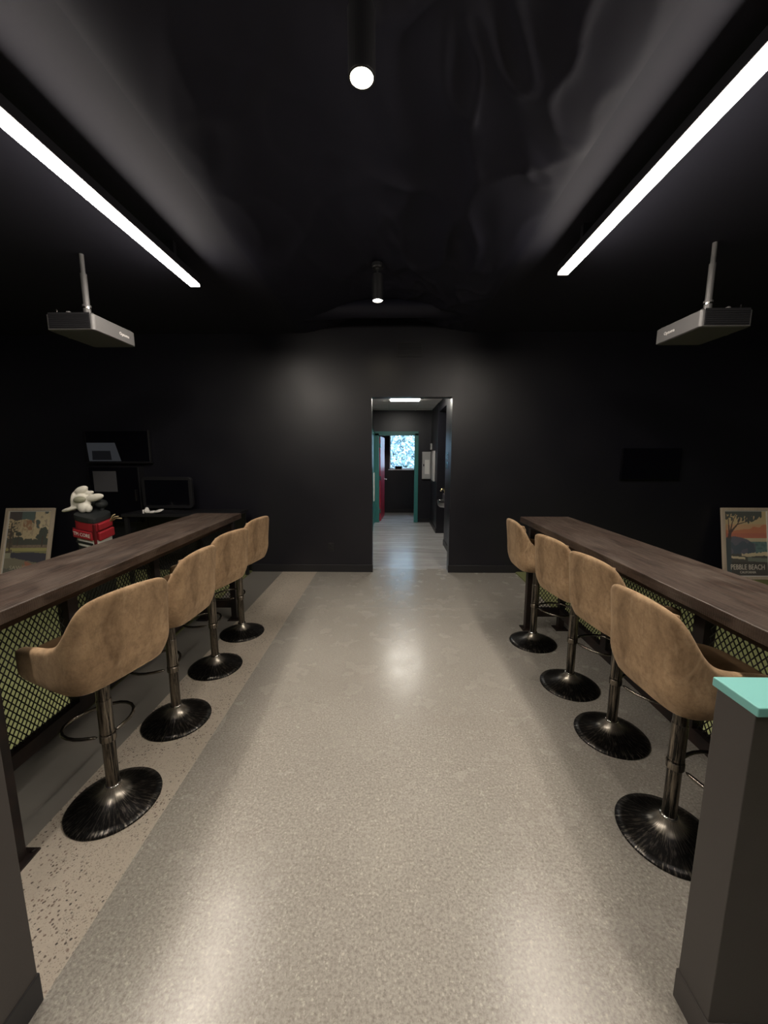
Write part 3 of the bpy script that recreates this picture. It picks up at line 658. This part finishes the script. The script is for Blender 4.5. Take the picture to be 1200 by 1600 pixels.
def poster(loc, rz, lean, art, label):
    o = thing('framed_poster', label, 'poster', loc, rz, group='framed golf posters'); o.rotation_euler = (-lean, 0, rz)
    w, h, b = .62, .925, .036
    for nm_, bx_ in (('rail', (-w / 2, w / 2, -.012, .02, 0, b)), ('rail', (-w / 2, w / 2, -.012, .02, h - b, h)), ('stile', (-w / 2, -w / 2 + b, -.012, .02, b, h - b)), ('stile', (w / 2 - b, w / 2, -.012, .02, b, h - b))):
        boxes('frame_' + nm_, [bx_], M['frame'], o, bevel=.002)
    boxes('backing', [(-w / 2 + b, w / 2 - b, .008, .018, b, h - b)], M['blackplast'], o)
    boxes('mat_border', [(-w / 2 + b, w / 2 - b, .002, .008, b, b + .012), (-w / 2 + b, w / 2 - b, .002, .008, h - b - .012, h - b), (-w / 2 + b, -w / 2 + b + .012, .002, .008, b + .012, h - b - .012), (w / 2 - b - .012, w / 2 - b, .002, .008, b + .012, h - b - .012)], M['paper'], o)
    p = paint(w - 2 * b - .024, h - 2 * b - .024, 96, 144, art, o); p.location = (0, .0075, b + .012)
    return o, w, h
rx = Matrix.Rotation(PI / 2, 4, 'X')
p, w, h = poster((4.60, 4.86, .014), 0, R_(11), art_coast, 'framed travel poster of a tree on a red coast reading PEBBLE BEACH, on the right')
text('lettering', 'PEBBLE BEACH', .095, M['inkwhite'], p, Matrix.Translation((.005, .005, .155)) @ rx, sx=.70)
text('lettering', 'CALIFORNIA', .042, M['inkwhite'], p, Matrix.Translation((.005, .005, .09)) @ rx, sx=.85)
p, w, h = poster((-4.80, 4.72, .014), R_(4), R_(17), art_links, 'framed travel poster of a golf green reading SAWGRASS, on the left')
text('lettering', 'SAWGRASS', .07, M['inkbeige'], p, Matrix.Translation((0, .005, .135)) @ rx, sx=1.05)

# ------------------------------------------------------------------ left bay fittings
o = thing('wall_screen', 'wide black screen showing a dim page, on the left of the back wall', 'screen', (-3.62, YB, 1.715))
boxes('casing', [(-.425, .425, -.06, -.02, -.21, .21)], M['blackplast'], o, bevel=.004); boxes('glass', [(-.412, .412, -.0615, -.06, -.197, .197)], M['screen'], o)
boxes('wall_bracket', [(-.1, .1, -.02, 0, -.1, .1)], M['blackplast'], o); boxes('ledge', [(-.42, .44, -.085, -.02, -.222, -.21)], M['blackplast'], o)
bm = bmesh.new(); vs = [bm.verts.new(q) for q in ((-.395, -.0622, -.195), (.035, -.0622, -.195), (-.03, -.0622, .045), (-.41, -.0622, .045))]; bm.faces.new(vs); obj('screen_page', bm, M['scr_pic'], o)  # pale glowing quad painted in for a reflection on the glass
bm = bmesh.new(); vs = [bm.verts.new(q) for q in ((-.35, -.0628, -.18), (-.09, -.0628, -.18), (-.10, -.0628, -.06), (-.345, -.0628, -.06))]; bm.faces.new(vs); obj('screen_picture', bm, M['scr_dark'], o)  # darker part of the same painted-in reflection
o = thing('equipment_cabinet', 'black wall cabinet with a grey sheet on its door below the left screen', 'cabinet', (-3.66, YB, .95))
boxes('body', [(-.33, .33, -.12, 0, -.25, .5)], M['blackplast'], o, bevel=.004); boxes('door', [(-.32, .32, -.135, -.121, -.24, .49)], M['screen'], o, bevel=.002)
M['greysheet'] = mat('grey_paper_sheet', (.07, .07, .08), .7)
boxes('sheet', [(-.27, .04, -.1375, -.1355, .17, .44)], M['greysheet'], o); boxes('door_handle', [(.28, .295, -.155, -.135, .05, .2)], M['chrome'], o)  # flat grey patch imitates a reflection on the glossy door
o = thing('side_table', 'black narrow table against the back wall behind the left bar', 'table', (-2.55, 4.72, 0))
boxes('table_top', [(-.72, .66, -.2, .26, .86, .895)], M['blackplast'], o, bevel=.003)
for a in (-.68, .62):
    for b in (-.16, .22): boxes('leg', [(a - .02, a + .02, b - .02, b + .02, .014, .86)], M['blackplast'], o)
boxes('back_panel', [(-.66, .6, .21, .23, .3, .86)], M['blackplast'], o)
o = thing('monitor', 'black rounded monitor standing on the narrow table by the back wall', 'monitor', (-2.86, 4.84, .895))
bm = bmesh.new(); pts = []; w2, h2, r = .32, .43, .05
for cx, cy, a0 in ((w2 - r, h2 - r, 0), (-w2 + r, h2 - r, 90), (-w2 + r, .03 + r, 180), (w2 - r, .03 + r, 270)):
    for k in range(6): a = math.radians(a0 + 18 * k); pts.append((cx + r * math.cos(a), cy + r * math.sin(a)))
loft(bm, [[(px_, y_, pz_) for px_, pz_ in pts] for y_ in (-.02, .03)], cap0=True, cap1=True); obj('casing', bm, M['blackplast'], o, bevel=.004)
boxes('display', [(-.28, .28, -.0215, -.02, .07, .39)], M['screen'], o); boxes('stand', [(-.04, .04, .03, .055, .01, .2), (-.13, .13, -.08, .1, 0, .01)], M['blackplast'], o)
o = thing('golf_glove', 'white golf glove lying on the narrow black table', 'glove', (-2.90, 4.56, .895))
bm = bmesh.new(); blob(bm, (-.075, 0, .032), (.035, .035, .03)); blob(bm, (-.07, 0, .06), (.022, .02, .02), (0, .4, 0)); blob(bm, (.0, 0, .02), (.06, .035, .018), (0, -.1, 0))
for k in range(4): blob(bm, (.075, -.03 + k * .02, .028 + .004 * k), (.045, .0105, .0115), (0, -.15, (k - 1.5) * .1))
obj('leather', bm, M['white'], o, smooth=True); boxes('wrist_strap', [(-.11, -.095, -.03, .03, .004, .05)], M['white'], o, bevel=.004)

# golf bag
o = thing('golf_bag', 'red white and black golf bag standing behind the left bar', 'golf bag', (-3.02, 3.78, .014), R_(-7))
o.rotation_euler = (0, 0, R_(-7)); o.scale = (.88, .88, .99)
tilt = Matrix.Rotation(R_(13), 4, Vector((.71, .70, 0)))
def bagsec(z0, z1, sx, sy, material, name, n=4.0, off=0, r0=1, r1=1):
    bm = bmesh.new(); rings = []
    for z, e in ((z0, .985 * r0), (z0 + .01, r0), (z1 - .01, r1), (z1, .985 * r1)):
        rg = []
        for k in range(40):
            a = 2 * PI * k / 40; ca, sa = math.cos(a), math.sin(a); q = (abs(ca) ** n + abs(sa) ** n) ** (-1 / n); rg.append(((sx + off) * q * ca * e, (sy + off) * q * sa * e, z))
        rings.append(rg)
    loft(bm, rings, cap0=True, cap1=True); bm.transform(tilt); return obj(name, bm, material, o, smooth=False)
def bbox(name, b, material, bevel=.006):
    bm = bmesh.new(); box(bm, *b); bm.transform(tilt); return obj(name, bm, material, o, bevel=bevel)
bagsec(0, .76, .13, .125, M['bagblack'], 'lower_body'); bagsec(.76, .84, .134, .129, M['white'], 'white_band'); bagsec(.84, 1.015, .134, .13, M['red'], 'upper_body'); bagsec(1.015, 1.07, .138, .134, M['bagblack'], 'rim')
bbox('band_slot', (-.105, .10, -.1315, -.129, .785, .812), M['bagblack'], .001)
bbox('pocket', (-.12, .11, -.148, -.128, .845, .93), M['red'], .012); bbox('piping', (-.125, .115, -.139, -.128, .93, .94), M['redtrim'], .003)
bbox('side_pocket', (.13, .165, -.10, .10, .835, .925), M['red'], .012); bbox('side_pocket', (.13, .16, -.09, .09, .94, 1.01), M['red'], .012); bbox('piping', (.13, .142, -.105, .105, .927, .938), M['redtrim'], .003); bbox('piping', (.115, .142, -.135, -.115, .79, 1.015), M['redtrim'], .004)
tx_ = text('lettering', 'TM CORE', .052, M['white'], o, tilt @ Matrix.Translation((-.01, -.1488, .89)) @ rx, sx=.9)
bm = bmesh.new()
for q in (0, .02, .04): tube(bm, [(.155, .05 + q, .99), (.19, .06 + q, 1.06 - q), (.215 + q, .07 + q, 1.075 - 1.2 * q)], .006, 6)
bm.transform(tilt); obj('cord_tag', bm, M['tan'], o, smooth=True)
bm = bmesh.new(); tube(bm, [(-.13, .02, .99), (-.2, .05, .75), (-.21, .06, .5), (-.13, .05, .35)], .02, 8); bm.transform(tilt); obj('carry_strap', bm, M['bagblack'], o, smooth=True)
o = thing('club_headcover', 'white floppy club headcover on top of the red golf bag', 'headcover', (-2.96, 3.62, 1.03))
bm = bmesh.new()
for c, s, r in (((-.10, 0, .13), (.028, .035, .095), (0, .12, 0)), ((-.03, .01, .235), (.075, .035, .035), (0, -.45, 0)), ((.03, .03, .205), (.05, .025, .022), (0, -.3, 0)), ((.10, 0, .165), (.095, .035, .036), (0, -.22, 0)),
                ((-.13, -.03, .055), (.085, .028, .02), (0, -.25, 0)), ((.0, -.03, .075), (.045, .035, .055), (0, .2, 0)), ((-.03, .0, .12), (.09, .05, .08), (0, 0, 0)), ((.05, -.02, .06), (.03, .03, .04), (0, .4, 0))): blob(bm, c, s, r, 14)
ob_ = obj('leather', bm, M['whitecloth'], o, smooth=True); rm = ob_.modifiers.new('remesh', 'REMESH'); rm.mode = 'VOXEL'; rm.voxel_size = .007; rm.use_smooth_shade = True; sm = ob_.modifiers.new('smooth', 'SMOOTH'); sm.iterations = 3
bm = bmesh.new(); blob(bm, (-.01, -.045, .15), (.06, .03, .032), (0, -.1, 0), 14); obj('badge', bm, M['olive'], o, smooth=True)
bm = bmesh.new(); tube(bm, [(-.02, 0, -.03), (-.02, 0, .06)], .012, 8); obj('shaft', bm, M['blackplast'], o)
for k, (x, y, z, lb) in enumerate(((-2.86, 3.70, 1.065, 'black club headcover to the right of the white headcover'), (-3.02, 3.76, 1.075, 'black club headcover behind the white headcover'))):
    o = thing('club_headcover', lb, 'headcover', (x, y, z)); bm = bmesh.new(); blob(bm, (0, 0, .06), (.05, .06, .045), (0, .2, .3 * k), 14); blob(bm, (0, 0, .02), (.022, .022, .05)); obj('cover', bm, M['bagblack'], o, smooth=True)
    bm = bmesh.new(); tube(bm, [(0, 0, -.03), (0, 0, .02)], .01, 8); obj('shaft', bm, M['chrome'], o)

# ------------------------------------------------------------------ right bay screen
o = thing('wall_screen', 'black switched off screen on the right of the back wall', 'screen', (3.36, YB, 1.485))
boxes('casing', [(-.375, .375, -.06, -.02, -.2, .2)], M['screen'], o, bevel=.004); boxes('glass', [(-.36, .36, -.0615, -.06, -.185, .185)], M['screen'], o); boxes('wall_bracket', [(-.1, .1, -.02, 0, -.1, .1)], M['blackplast'], o)
